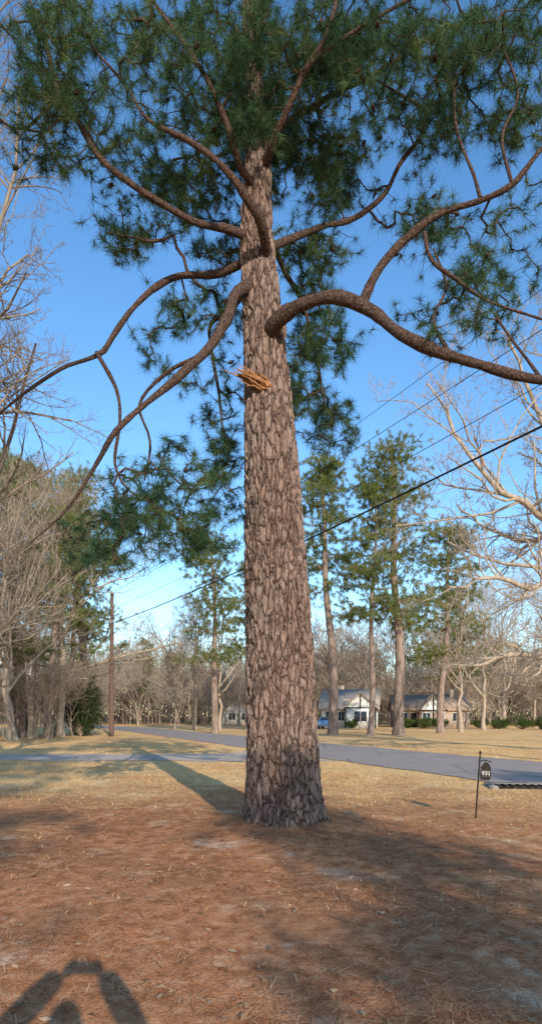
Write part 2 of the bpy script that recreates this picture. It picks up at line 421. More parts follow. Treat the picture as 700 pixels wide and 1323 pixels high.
# limbs: (u, v, distance, radius in px at tree)
LIMBS = [
 [(335,312,8.8,9),(300,300,8.6,7.5),(262,288,8.4,6.5),(215,265,8.2,6),(170,238,8.0,5.5),(125,202,7.9,5.5),(97,150,7.9,5),(78,118,7.9,5),(60,60,7.9,4),(40,8,7.9,3),(30,-40,7.9,2)],
 [(335,328,8.8,10),(300,342,9.0,7.5),(270,350,9.1,7),(225,358,9.1,6),(185,388,9.0,5.5),(150,425,8.9,5),(125,455,8.8,4.5),(80,478,8.7,3.6),(35,505,8.6,3),(-5,535,8.5,2)],
 [(332,366,8.8,12),(305,380,8.4,11),(294,410,8.1,10),(270,455,7.8,9),(235,488,7.6,7.5),(190,520,7.5,6),(150,555,7.4,5),(125,600,7.4,4.2),(95,645,7.4,3),(72,672,7.4,2),(40,700,7.4,1.2)],
 [(125,455,8.8,4),(150,500,8.6,3.6),(156,545,8.6,3.2),(148,600,8.6,2.6),(165,632,8.6,2.2),(200,650,8.6,1.6)],
 [(270,455,7.8,5),(215,480,8.0,3.5),(180,520,8.2,2.8),(195,570,8.3,2.3),(185,620,8.3,1.6)],
 [(345,445,8.8,12),(352,420,8.45,15),(370,402,8.25,13),(400,391,8.1,12),(440,387,8.0,12),(480,405,7.9,11.5),(520,432,7.8,11),(580,457,7.7,10),(640,478,7.6,9),(705,492,7.5,8),(790,500,7.4,4),(860,480,7.4,2)],
 [(468,392,7.93,9),(487,350,7.9,8.5),(520,305,7.9,7.5),(560,275,7.8,6.5),(620,256,7.7,5.5),(660,235,7.6,5),(705,190,7.5,4),(760,150,7.5,2.5)],
 [(345,322,8.8,9),(375,308,9.1,6.5),(410,298,9.2,5.5),(450,284,9.3,5),(490,255,9.3,4.6),(515,215,9.3,4.2),(540,180,9.3,3.8),(547,145,9.3,3.2),(515,122,9.3,2.5),(480,100,9.3,1.6)],
 [(338,225,8.8,9),(352,190,8.5,7.5),(375,140,8.2,6.5),(402,80,8.0,5.5),(430,15,7.9,4.5),(450,-60,7.9,2.5)],
 [(334,250,8.8,8),(310,215,8.4,7),(300,180,8.2,6),(270,110,8.0,5),(235,55,7.9,4),(195,0,7.9,3),(170,-50,7.9,1.8)],
 [(345,345,8.8,10),(336,300,8.35,10.5),(320,262,8.05,8.5),(290,215,7.8,6.5),(240,180,7.7,5),(190,155,7.7,3.6),(160,110,7.7,2.8),(120,60,7.7,1.8)],
 [(334,205,8.8,7),(365,160,9.2,6),(410,130,9.4,5),(470,105,9.5,4),(540,60,9.5,3),(610,25,9.5,2)],
 [(330,190,8.8,7),(318,130,9.1,5.5),(330,60,9.3,4.5),(350,0,9.4,3),(360,-60,9.4,2)],
 [(402,80,8.0,4),(450,45,7.8,3.4),(510,10,7.7,3),(570,-25,7.7,2)],
 [(548,300,7.85,4.6),(556,335,7.8,4),(590,362,7.8,3.6),(625,388,7.8,3),(680,408,7.8,2.2),(740,420,7.8,1.6)],
 [(620,256,7.7,3.4),(610,220,7.8,3),(590,170,7.9,2.6),(585,110,8,2)],
 [(580,457,7.7,4),(560,415,7.9,3),(575,370,8.0,2.4),(560,320,8,1.8)],
 [(660,235,7.6,3.4),(650,180,7.6,2.8),(670,120,7.6,2.2),(650,60,7.6,1.6)],
 [(342,300,8.8,6),(360,330,9.5,5),(385,380,10.0,4),(405,440,10.2,3),(420,520,10.3,2)],
 [(334,355,8.8,6),(300,400,9.5,4.5),(270,430,9.8,3.5),(285,520,10,2.5),(295,590,10,1.6)],
 [(97,150,7.9,3.4),(60,125,7.9,2.8),(20,110,7.9,2)],
 [(700,492,7.5,3.5),(660,440,7.6,2.6),(640,400,7.7,2)],
]
limb_br, skel = [], []
for L in LIMBS:
    q = np.array([np.append(tl(site(u, v, d)), r/K*(d/D0)*.68) for u, v, d, r in L])
    q = smooth_path(q, .1)
    n = len(q)
    # knees and kinks: low-frequency random walk, tied down at the start
    wk = rng.normal(size=(max(3, n//5)+1, 3)); wk[0] = 0
    kk = np.stack([np.interp(np.arange(n), np.linspace(0, n-1, len(wk)), wk[:, c]) for c in range(3)], 1)
    q[:, :3] += kk*(q[:, 3:4]*.28+.012)
    q[:, 3] *= 1+.09*np.sin(np.arange(n)*.6+rng.random()*6)+.05*rng.normal(size=n)
    limb_br.append((q[:, :3], q[:, 3])); skel.append(q[3::2, :3] if n > 8 else q[:, :3])
zz = np.linspace(8.6, 15.2, 40); skel.append(np.stack([np.interp(zz, tz, tx)-TREE[0], zz*0, zz], 1))
BL = [(240,50,130,65,8.6,1.6,390),(100,125,90,50,8,1.0,170),(60,175,50,32,8,.7,70),(175,205,85,45,9.5,.9,160),(400,60,110,80,8.9,1.8,460),(380,175,85,60,10,1.1,290),
 (530,55,110,60,8.6,1.4,290),(640,45,85,65,8,1.2,190),(235,258,85,36,10,.9,170),(175,305,55,30,9.8,.7,90),(430,240,80,45,10,.9,170),(530,165,80,50,9.5,.9,145),
 (635,165,80,60,8.5,.9,145),(600,285,95,42,8.5,.9,105),(640,350,70,48,8,.9,90),(540,385,60,35,9,.7,36),(400,335,50,48,10.2,.9,160),(405,440,60,60,10.4,.9,250),
 (420,540,48,40,10.4,.7,150),(380,500,40,40,10.4,.6,80),(625,425,75,32,8,.7,40),(255,400,50,48,10,.7,95),(292,560,28,60,10,.6,120),(225,470,60,34,9.8,.7,55),(195,655,85,65,8.8,.9,210),
 (250,695,45,42,9.0,.7,100),(150,700,60,45,8.4,.6,100),(235,600,60,40,9,.6,70),(285,640,30,40,9.8,.5,50),(300,130,90,65,9,1.3,300),(90,35,110,45,8,1,170),(300,315,45,40,10.2,.8,120),(330,210,70,60,10,.6,170),
 (345,-90,330,70,8.8,2.4,300),(330,-220,180,70,8.8,1.8,180),(780,300,70,160,8,1.3,90),(-60,120,60,120,8.3,1.2,60),(300,190,180,100,11.3,.8,250),(480,100,170,90,11,.8,160)]
T = []
for u, v, ru, rv, d, ds, n in BL:
    n = int(n*.92)
    ns = max(2, n//11)
    sub = norm(rng.normal(size=(ns, 3)))*rng.random((ns, 1))**.45
    for s in sub:
        c = site(u+s[0]*ru, v+s[1]*rv, d+s[2]*ds)
        m = max(3, n//ns)
        T.append(c+rng.normal(size=(m, 3))*np.array([.19, .19, .115]))
T = tl(np.concatenate(T))
lines, tips, tdir = grow(skel, T, .18, rng, rtip=.0042, wander=.3, expo=.38)
v0, f0 = tubes(limb_br, 14)
thick = [l for l in lines if l[1].max() > .012]; thin = [l for l in lines if l[1].max() <= .012]
v1, f1 = tubes(thick, 6); v2, f2 = tubes(thin, 3)
mesh_obj("limbs", [(v0, f0, 0), (v1, f1, 0), (v2, f2, 0)], [M_LIMB], parent=pine, smooth=True)
ax = norm(tdir+np.array([0, 0, .35])+rng.normal(size=tdir.shape)*.25)
extra = rng.random(len(tips)) < .38
C = np.concatenate([tips, tips[extra]+rng.normal(size=(extra.sum(), 3))*.10]); A = np.concatenate([ax, norm(ax[extra]+rng.normal(size=(extra.sum(), 3))*.6)])
vn, fn = needles(C, A, 44, .185, .006, rng, .85)
mesh_obj("needles", [(vn, fn, 0)], [M_NEED], parent=pine)
# pine cones
ci = rng.choice(len(tips), 190, replace=False)
a = np.arange(7)/7*2*np.pi
Vc, Fc = [], []; off = 0
for c in ci:
    d = norm(tdir[c]+rng.normal(size=3)*.4); s = norm(np.cross(d, [.3, .2, 1])); tt = np.cross(d, s)
    p = tips[c]-tdir[c]*.12
    prof = [(0, .008), (.012, .028), (.022, .020), (.034, .032), (.046, .022), (.058, .028), (.07, .018), (.085, .014), (.10, .002)]
    ring = np.concatenate([p+d*h+r*(np.cos(a+h*30)[:, None]*s+np.sin(a+h*30)[:, None]*tt) for h, r in prof])
    i = np.arange(len(prof)*7).reshape(-1, 7)
    Vc.append(ring); Fc.append(np.stack([i[:-1], np.roll(i[:-1], -1, 1), np.roll(i[1:], -1, 1), i[1:]], -1).reshape(-1, 4)+off); off += len(ring)
mesh_obj("pine_cones", [(np.concatenate(Vc), np.concatenate(Fc), 0)], [simple("cone_scales", (.05, .03, .022), (.10, .065, .045), 40)], parent=pine)
# broken, splintered limb stub
def stub():
    br = []
    base = tl(site(344, 499, 8.50))
    tipd = tl(site(301, 475, 8.34))-base
    for k in range(80):
        o = rng.normal(size=3)*np.array([.038, .02, .028])
        ln = rng.uniform(.2, .9)*(1.2-abs(o[2])*6)
        e = base+o*1.2+tipd*ln+rng.normal(size=3)*.03
        n = 5; tt = np.linspace(0, 1, n)[:, None]
        p = (base+o*1.3)*(1-tt)+e*tt+rng.normal(size=(n, 3))*.010
        br.append((p, np.array([.028, .026, .020, .012, .001])*rng.uniform(.4, 1.0)))
    v, f = tubes(br, 4)
    m = simple("splintered_heartwood", (.17, .075, .035), (.48, .23, .10), 20, bmp=.6)
    mesh_obj("broken_limb_stub", [(v, f, 0)], [m], parent=pine)
    th = np.linspace(0, 2*np.pi, 19)
    c = tl(site(347, 501, 8.50))
    p = np.stack([c[0]+.13*np.cos(th), c[1]+.02+.05*np.cos(th)**2, c[2]+.07*np.sin(th)], 1)
    v, f = tubes([(p, .028+.012*rng.random(19))], 8)
    mesh_obj("wound_collar", [(v, f, 0)], [M_LIMB], parent=pine, smooth=True)
stub()

# ------------------------------------------------------------------ generic trees
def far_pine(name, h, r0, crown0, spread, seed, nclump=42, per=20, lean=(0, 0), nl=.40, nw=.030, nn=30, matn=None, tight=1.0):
    rg = np.random.default_rng(seed)
    z = np.linspace(0, h, 26); s = z/h
    px = lean[0]*s**1.3+.12*np.sin(z*.5+seed); py = lean[1]*s+.12*np.sin(z*.4+seed*2)
    px -= px[0]; py -= py[0]
    P = np.stack([px, py, z-.15], 1); R = r0*(1-.78*s**1.1)*(1+.35*np.exp(-z/.4)); R[-1] = .02
    T = []
    for i in range(nclump):
        zz = h*(crown0+(1-crown0)*rg.random()**.8)
        q = (zz/h-crown0)/(1-crown0)
        rad = spread*(1.02-q*.68)*rg.uniform(.2, 1.05)*(0.55+.45*math.sin(min(1, q*3+.25)*1.57))
        a = rg.random()*6.283
        c = np.array([np.interp(zz, z, px)+rad*math.cos(a), np.interp(zz, z, py)+rad*math.sin(a), min(h*1.01, zz+rad*.12)])
        T.append(c+rg.normal(size=(per, 3))*np.array([.66, .66, .26])*(spread/4)*tight)
    T = np.concatenate(T)
    lines, tips, td = grow([P[int(26*crown0*.9):-1]], T, .55, rg, rtip=.011, wander=.3, expo=.40)
    v0, f0 = tubes([(P, R)], 14); v1, f1 = tubes(lines, 4)
    ax = norm(td+np.array([0, 0, .5])+rg.normal(size=td.shape)*.3)
    vn, fn = needles(tips, ax, nn, nl, nw, rg, 1.0, .3)
    st = []
    for i in range(9):
        zz = h*rg.uniform(.25, crown0+.05); a = rg.random()*6.28; ln = rg.uniform(.4, 1.6)
        b = np.array([np.interp(zz, z, px), np.interp(zz, z, py), zz]); d = np.array([math.cos(a), math.sin(a), rg.uniform(-.2, .4)])
        tt = np.linspace(0, 1, 5)[:, None]; st.append((b+d*ln*tt+rg.normal(size=(5, 3))*.04, np.linspace(.05, .012, 5)))
    vs, fs = tubes(st, 5)
    e = empty(name)
    a = mesh_obj("trunk_and_limbs", [(v0, f0, 0), (v1, f1, 0), (vs, fs, 0)], [M_FARBARK], parent=e, smooth=True)
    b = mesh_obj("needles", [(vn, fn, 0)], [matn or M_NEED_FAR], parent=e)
    return e, a, b

def place_pine(src, x, y, rot=0, sc=1.):
    e, a, b = src
    n = empty("pine_tree", (x, y, 0)); n.rotation_euler = (0, 0, rot); n.scale = (sc, sc, sc)
    inst(a, n); inst(b, n); return n

def split_levels(P, R, counts, rg, up=.2, ratio=(.38, .62), ang=(.5, 1.15), tmin=.3, wander=.16, rr=.62, rmin=.004, drop=0.):
    out = [(P, R)]
    for lv, c in enumerate(counts):
        B, N, _ = P.shape
        idx = np.repeat(np.arange(B), c)
        n = len(idx)
        tmn = tmin if lv == 0 else .18
        t_ = tmn+(1-tmn)*rg.random(n)**.85
        f = t_*(N-1); i = np.minimum(f.astype(int), N-2); a = (f-i)[:, None]
        p = P[idx, i]*(1-a)+P[idx, i+1]*a
        tan = norm(P[idx, i+1]-P[idx, i]); r = R[idx, i]*(1-a[:, 0])+R[idx, i+1]*a[:, 0]
        Ls = np.sum(np.linalg.norm(np.diff(P, axis=1), axis=2), 1)[idx]
        L = Ls*rg.uniform(*ratio, n)*(1.2-.6*t_)
        th = rg.uniform(*ang, n)[:, None]
        perp = norm(np.cross(tan, rg.normal(size=(n, 3))))
        d = norm(tan*np.cos(th)+perp*np.sin(th)+np.array([0, 0, up]))
        NN = 6; Q = np.zeros((n, NN, 3)); Q[:, 0] = p
        for k in range(1, NN):
            d = norm(d+rg.normal(size=(n, 3))*wander+np.array([0, 0, up*.25-drop]))
            Q[:, k] = Q[:, k-1]+d*(L/(NN-1))[:, None]
        r0 = np.maximum(r*rr, rmin); RR = np.maximum(r0[:, None]*np.linspace(1, .35, NN), rmin*.8)
        P, R = Q, RR; out.append((P, R))
    return out
def levels_mesh(name, levels, m, parent=None, sides=(12, 8, 5, 3, 3, 3)):
    parts = []
    for (P, R), s in zip(levels, sides):
        v, f = tube_batch(P, R, s); parts.append((v, f, 0))
    return mesh_obj(name, parts, [m], parent=parent, smooth=True)
def bare_levels(h, r0, seed, counts, crown0=.3, rmin=.006, ratio=(.38, .6)):
    rg = np.random.default_rng(seed)
    n = 14; z = np.linspace(0, h, n); w = np.cumsum(rg.normal(size=(n, 2))*.16, 0)*(h/14); w -= w[0]
    P = np.c_[w, z-.15][None]; R = (r0*(1-.9*(z/h)**.9)+.012)[None]; R[0, 0] *= 1.35
    return split_levels(P, R, counts, rg, ratio=ratio, tmin=crown0, rmin=rmin)
def bare_tree(name, h, r0, seed, counts=(9, 7, 6, 5), m=None, crown0=.3, rmin=.006, ratio=(.38, .6)):
    return levels_mesh(name, bare_levels(h, r0, seed, counts, crown0, rmin, ratio), m or M_BARE)

# prototypes (each is itself a placed tree in the view)
pA = far_pine("pine_tree", 23.0, .40, .50, 4.0, 11, nclump=58, per=24, lean=(-1.3, 0))
pA[0].location = (5.1, 51, 0)
pB = far_pine("pine_tree", 24.0, .46, .34, 5.6, 23, nclump=90, per=22, lean=(-.8, 0))
pB[0].location = (10.6, 51.5, 0)
pC = far_pine("pine_tree", 20.5, .25, .42, 3.5, 31, nclump=44, per=22, lean=(.4, 0))
pC[0].location = (8.0, 50, 0)
pD = far_pine("pine_tree", 19.0, .34, .33, 4.8, 41, nclump=62, per=22, lean=(1.0, 0))
pD[0].location = (15.6, 57, 0)
place_pine(pD, -5.2, 58, 2.0, .98)
place_pine(pC, -2.8, 72, .7, .95)
place_pine(pA, 1.0, 68, 4.0, 1.0)
place_pine(pD, 22.5, 74, 1.2, .9)
# left woods
place_pine(pA, -18.6, 46, 1.0, .9); place_pine(pB, -22.5, 48, 3.0, .92); place_pine(pC, -16.4, 52, 2.0, 1.0); place_pine(pD, -20.5, 50, 5.0, 1.1); place_pine(pB, -17.6, 58, .4, 1.0); place_pine(pD, -15.8, 44, .4, .85)
for x, y, s, r in ((-24, 118, .8, 1), (-19, 125, .75, 2), (-29, 122, .8, 3), (-15, 128, .7, 4), (34, 120, .8, 5), (48, 125, .85, 6), (-34, 110, .9, .3), (4, 135, .8, 1.4), (24, 140, .8, 2.3), (-22, 112, .6, 2.6)):
    place_pine(pC if r % 2 else pD, x, y, r, s)
# pines behind the photographer (their crowns shade the foreground)
def back(nn_, s): p = NV*nn_+U*s; return float(p[0]), float(p[1])
sh = far_pine("pine_tree", 9.4, .12, .42, 2.3, 51, nclump=46, per=24, nl=.30, nw=.013, matn=M_NEED, tight=1.2)
x, y = back(3.3, -14); sh[0].location = (x, y, 0)
x, y = back(5.9, -11.5); place_pine(sh, x, y, 2.2, .72)
x, y = back(-4.4, -12); place_pine(sh, x, y, 3.6, 1.1)
x, y = back(-2.6, -22); place_pine(pA, x, y, 2.0, .95)
x, y = back(11.6, -17); place_pine(sh, x, y, 1.2, 1.3)

b1 = bare_tree("bare_tree", 15, .24, 3, m=M_BARE, counts=(11, 8, 6, 5))
b2 = bare_tree("bare_tree", 17, .27, 5, m=M_BARE, crown0=.25, ratio=(.42, .66), counts=(10, 8, 6, 5))
b3 = bare_tree("bare_tree", 13, .18, 8, m=M_BARE_D, crown0=.2, counts=(12, 8, 6, 5))
b4 = bare_tree("shrub", 4.2, .05, 13, counts=(14, 8, 5), m=M_BARE_D, crown0=.03, rmin=.009, ratio=(.5, .85))
b1.location = (-17.2, 41, 0); b2.location = (-21.5, 43, 0); b3.location = (-18.3, 37, 0); b4.location = (-15.5, 43, 0)
woods_left = [(b2, -15.9, 47, 1, 1.0), (b1, -24.0, 42, 2, 1.1), (b3, -21, 33, 3, 1.05), (b2, -18.5, 54, 5, 1.1), (b3, -16.0, 39, .4, .9), (b3, -27, 45, 2, 1.2), (b2, -20, 39, 4.5, 1.0), (b1, -16.9, 44, 5.5, 1.1), (b1, -14.6, 26.5, 1.5, .85)]
for s, x, y, r, k in woods_left: inst(s, None, (x, y, 0), r, k, "bare_tree")
for i in range(12):
    inst(b4, None, (rng.uniform(-27, -14.9), rng.uniform(38, 52), 0), rng.random()*6, rng.uniform(.7, 1.2), "shrub")
# mid bare trees right of trunk and centre
for s, x, y, r, k in [(b2, -8.6, 70, 1, .8), (b1, -5.5, 66, 2.2, .8), (b3, -11.5, 74, 2, .95), (b1, 19, 62, 5, .85), (b2, 24, 70, .4, .9), (b3, 12.8, 64, 3, .9), (b1, 28, 60, 2, .95), (b3, 7, 70, 2, .9), (b2, 30, 80, 4, 1), (b3, 1.5, 62, 1, .8), (b1, 33, 68, 1, 1), (b2, 3.4, 92, 1, .9), (b3, 15, 94, 1, 1.1)]:
    inst(s, None, (x, y, 0), r, k, "bare_tree")
# distant woods : one named mass, a single mesh
def distant():
    rg = np.random.default_rng(99)
    protos = []
    for h, sd, cn, rm in ((15, 3, (9, 8, 6, 2), .020), (17, 5, (9, 8, 6, 2), .020), (13, 8, (10, 8, 6, 2), .020)):
        lv = bare_levels(h, .22, sd, cn, .22, rm, (.42, .66))
        vs, fs, off = [], [], 0
        for P, R in lv:
            k = [0, 5, 9, 13] if P.shape[1] == 14 else [0, 3, 5]
            v, f = tube_batch(P[:, k], R[:, k], 3); vs.append(v); fs.append(f+off); off += len(v)
        protos.append((np.concatenate(vs), np.concatenate(fs)))
    lv = bare_levels(4.2, .05, 13, (12, 7, 4), .03, .016, (.5, .85)); vs, fs, off = [], [], 0
    for P, R in lv:
        k = [0, 3, 5]; v, f = tube_batch(P[:, k], R[:, k], 3); vs.append(v); fs.append(f+off); off += len(v)
    bush = (np.concatenate(vs), np.concatenate(fs))
    V, Fc, off = [], [], 0
    def put(pr, x, y, k, kw):
        nonlocal off
        a = rg.random()*6.28; c, s = math.cos(a), math.sin(a)
        v = pr[0]; q = np.stack([(v[:, 0]*c-v[:, 1]*s)*kw+x, (v[:, 0]*s+v[:, 1]*c)*kw+y, v[:, 2]*k], 1)
        V.append(q); Fc.append(pr[1]+off); off += len(q)
    for i in range(125):
        y = rg.uniform(98, 160); x = rg.uniform(-1, 1)*(y*.5+12)
        k = rg.uniform(.7, 1.05); put(protos[i % 3], x, y, k, k*1.15)
    for i in range(190):
        y = rg.uniform(96, 150); x = rg.uniform(-1, 1)*(y*.5+12)
        k = rg.uniform(1, 2.2); put(bush, x, y, k, k)
    mesh_obj("distant_woods", [(np.concatenate(V), np.concatenate(Fc), 0)], [M_BARE])
distant()
# far understory haze of twigs and dead leaves
n = 110000
x = rng.uniform(-150, 150, n); y = rng.uniform(165, 195, n)
top = 12+2.5*np.sin(x*.11)+2.2*np.sin(x*.31+1)+1.6*np.sin(x*.83)
z = rng.random(n)**1.3*top*1.2
c = np.stack([x, y, z], 1)
V = (c[:, None]+rng.normal(size=(n, 3, 3))*np.array([.20, .22, .5])).reshape(-1, 3)
mesh_obj("distant_treeline", [(V, np.arange(len(V)).reshape(-1, 3), 0)], [island_mat("winter_twigs_far", [(0, (.20, .15, .11)), (.6, (.34, .265, .19)), (.85, (.42, .33, .23)), (1, (.16, .18, .08))])])

# near left bare trees (branches come in from the left edge)
lb = bare_tree("bare_tree", 14.5, .20, 21, counts=(20, 9, 7, 4), m=M_BARE_D, crown0=.42, rmin=.004, ratio=(.34, .50))
lb.location = (-6.9, 12.8, 0); lb.rotation_euler = (0, 0, .8)
lb2 = inst(lb, None, (-9.1, 17.5, 0), 3.4, 1.05, "bare_tree")
# big bare oak at right
def oak():
    rg = np.random.default_rng(77); D = 26.0
    base = site(790, 975, D); base[2] = 0
    prim = [
     [(790,965,26,26),(785,850,26,22),(770,760,26,17),(735,700,26,13),(690,660,25.5,10),(650,640,25,8),(615,600,25,6),(580,545,25,4),(552,500,25,2.5)],
     [(785,850,26,18),(740,845,26,12),(700,852,25.5,9),(660,842,25,7),(625,858,25,5),(600,862,25,3)],
     [(770,760,26,15),(740,660,26,11),(715,590,26,8),(690,520,26,6),(668,465,26,4),(650,430,26,2)],
     [(785,800,26,15),(800,640,26,12),(790,520,26,9),(760,440,26,6),(745,380,26,3)],
     [(785,800,26,14),(850,700,26,11),(900,600,26,8),(930,520,26,4)],
     [(770,770,26,12),(725,745,24,9),(680,760,23,7),(630,745,22.5,5),(585,760,22,3)],
     [(770,760,26,12),(730,690,28,8),(680,700,29,7),(630,680,30,5),(590,650,31,3)],
    ]
    Ps, Rs = [], []
    for L in prim:
        q = np.array([np.append(site(u, v, d)-base, r/F*D*.44) for u, v, d, r in L]); q = smooth_path(q, .5)
        q[:, :3] += rg.normal(size=(len(q), 3))*.08
        s = np.linspace(0, len(q)-1, 18); i = np.arange(len(q))
        q = np.stack([np.interp(s, i, q[:, k]) for k in range(4)], 1)
        Ps.append(q[:, :3]); Rs.append(q[:, 3])
    lv = split_levels(np.array(Ps), np.array(Rs), (17, 10, 7, 4), rg, up=.12, ratio=(.24, .45), tmin=.2, rr=.48, rmin=.006, wander=.26)
    o = levels_mesh("oak_tree", lv, M_BARE); o.location = base
oak()

# dark evergreen shrub by the left woods
def shrub(name, x, y, h, w, seed, m, n=1400):
    rg = np.random.default_rng(seed)
    k = 26
    c0 = norm(rg.normal(size=(k, 3)))*rg.random((k, 1))**.4*np.array([w*.5, w*.5, h*.42])+np.array([0, 0, h*.5])
    c = c0[rg.integers(0, k, n)]+rg.normal(size=(n, 3))*np.array([w, w, h])*.09
    c[:, 2] = np.abs(c[:, 2])
    v, f = needles(c, norm(c-np.array([0, 0, h*.2])), 14, .16, .035, rg)
    st = [(np.array([[0, 0, 0], c0[i]*.5+rg.normal(size=3)*.05, c0[i]]), np.array([.05, .03, .01])) for i in range(k)]
    vs, fs = tubes(st, 4)
    mesh_obj(name, [(v, f, 0), (vs, fs, 1)], [m, M_BARE_D], loc=(x, y, 0))
M_CEDAR = needle_mat("cedar_foliage", (.02, .035, .015), (.05, .07, .025), (.08, .09, .03), .1)
M_BUSH = needle_mat("boxwood_foliage", (.05, .08, .02), (.10, .14, .035), (.17, .19, .06), .15)
shrub("cedar_shrub", -15.2, 49.5, 4.8, 3.2, 1, M_CEDAR, 2600)
shrub("cedar_shrub", -19.2, 48, 4.2, 3.2, 2, M_CEDAR, 2200)
shrub("cedar_shrub", -23.2, 46, 5.0, 3.4, 9, M_CEDAR, 2200)
for i, (x, y, h, w) in enumerate([(19.4, 78, 1.6, 2.4), (20.9, 77, 1.5, 2.0), (17.7, 80, 1.3, 1.6), (30.0, 74, 1.8, 2.6), (28.0, 76, 1.5, 2.2), (26.2, 78, 1.2, 2.0), (31.9, 73, 1.6, 2.6), (10.4, 80, 1.2, 1.5)]):
    shrub("evergreen_bush", x, y, h, w, 20+i, M_BUSH, 600)

# ------------------------------------------------------------------ buildings
def box(x0, x1, y0, y1, z0, z1):
    v = np.array([[x, y, z] for z in (z0, z1) for y in (y0, y1) for x in (x0, x1)], float)
    f = np.array([[0, 2, 3, 1], [4, 5, 7, 6], [0, 1, 5, 4], [2, 6, 7, 3], [0, 4, 6, 2], [1, 3, 7, 5]])
    return v, f
def boxes(lst):
    V, Fc, off = [], [], 0
    for b in lst:
        v, f = box(*b); V.append(v); Fc.append(f+off); off += 8
    return np.concatenate(V), np.concatenate(Fc)
def gable(x0, x1, y0, y1, z0, rise, axis='y', over=.45, th=.18):
    """roof slabs with ridge along axis"""
    V = []
    if axis == 'y':
        xm = (x0+x1)/2; y0 -= over; y1 += over
        sl = rise/((x1-x0)/2)
        for xe in (x0-over, x1+over):
            ze = z0-sl*over
            q = [[xe, y0, ze], [xm, y0, z0+rise], [xm, y1, z0+rise], [xe, y1, ze]]
            V.append(q+[[a, b, c+th] for a, b, c in q])
    else:
        ym = (y0+y1)/2; x0 -= over; x1 += over
        sl = rise/((y1-y0)/2)
        for ye in (y0-over, y1+over):
            ze = z0-sl*over
            q = [[x0, ye, ze], [x0, ym, z0+rise], [x1, ym, z0+rise], [x1, ye, ze]]
            V.append(q+[[a, b, c+th] for a, b, c in q])
    f = np.array([[0, 1, 2, 3], [7, 6, 5, 4], [0, 4, 5, 1], [1, 5, 6, 2], [2, 6, 7, 3], [3, 7, 4, 0]])
    return np.concatenate([np.array(V[0], float), np.array(V[1], float)]), np.concatenate([f, f+8])
def tri_wall(x0, x1, y, z0, rise, th=.15):
    xm = (x0+x1)/2
    v = np.array([[x0, y, z0], [x1, y, z0], [xm, y, z0+rise], [x0, y+th, z0], [x1, y+th, z0], [xm, y+th, z0+rise]], float)
    return v, np.array([[0, 1, 2], [5, 4, 3]])
def brick(name, c1, c2):
    m, nt, b = mat(name, .9, .2); v = coords(nt)
    t_ = nt.nodes.new("ShaderNodeTexBrick"); t_.inputs["Scale"].default_value = 2.2; t_.inputs["Color1"].default_value = (*c1, 1); t_.inputs["Color2"].default_value = (*c2, 1); t_.inputs["Mortar"].default_value = (.4, .36, .32, 1)
    mp = nt.nodes.new("ShaderNodeMapping"); mp.inputs["Rotation"].default_value = (math.pi/2, 0, 0); nt.links.new(v, mp.inputs[0]); nt.links.new(mp.outputs[0], t_.inputs[0])
    nt.links.new(mix(nt, noise(nt, v, 3), t_.outputs[0], c1), b.inputs["Base Color"]); return m
M_WHITE = simple("white_painted_siding", (.72, .69, .63), (.82, .79, .73), 3)
M_ROOF = simple("asphalt_shingles", (.34, .225, .15), (.46, .32, .22), 9)
M_ROOFG = simple("grey_shingles", (.46, .34, .25), (.58, .46, .35), 9)
M_DARK = simple("dark_timber_trim", (.03, .025, .02), (.06, .05, .04), 9)
M_BRICK = brick("tan_brick", (.40, .28, .20), (.52, .39, .29))
M_GLASS, _nt, _b = mat("window_glass", .08, .6); _b.inputs["Base Color"].default_value = (.04, .05, .06, 1)

def windows(lst, y, parent):
    fr, gl = [], []
    for x0, x1, z0, z1 in lst:
        gl.append((x0, x1, y-.03, y-.01, z0, z1))
        w = .09
        fr += [(x0-w, x0, y-.07, y-.002, z0-w, z1+w), (x1, x1+w, y-.07, y-.002, z0-w, z1+w), (x0, x1, y-.07, y-.002, z1, z1+w), (x0, x1, y-.09, y-.002, z0-w, z0),
               ((x0+x1)/2-.03, (x0+x1)/2+.03, y-.06, y-.032, z0, z1)]
    v, f = boxes(gl); mesh_obj("window_glass", [(v, f, 0)], [M_GLASS], parent=parent)
    v, f = boxes(fr); mesh_obj("window_frames", [(v, f, 0)], [M_WHITE], parent=parent)

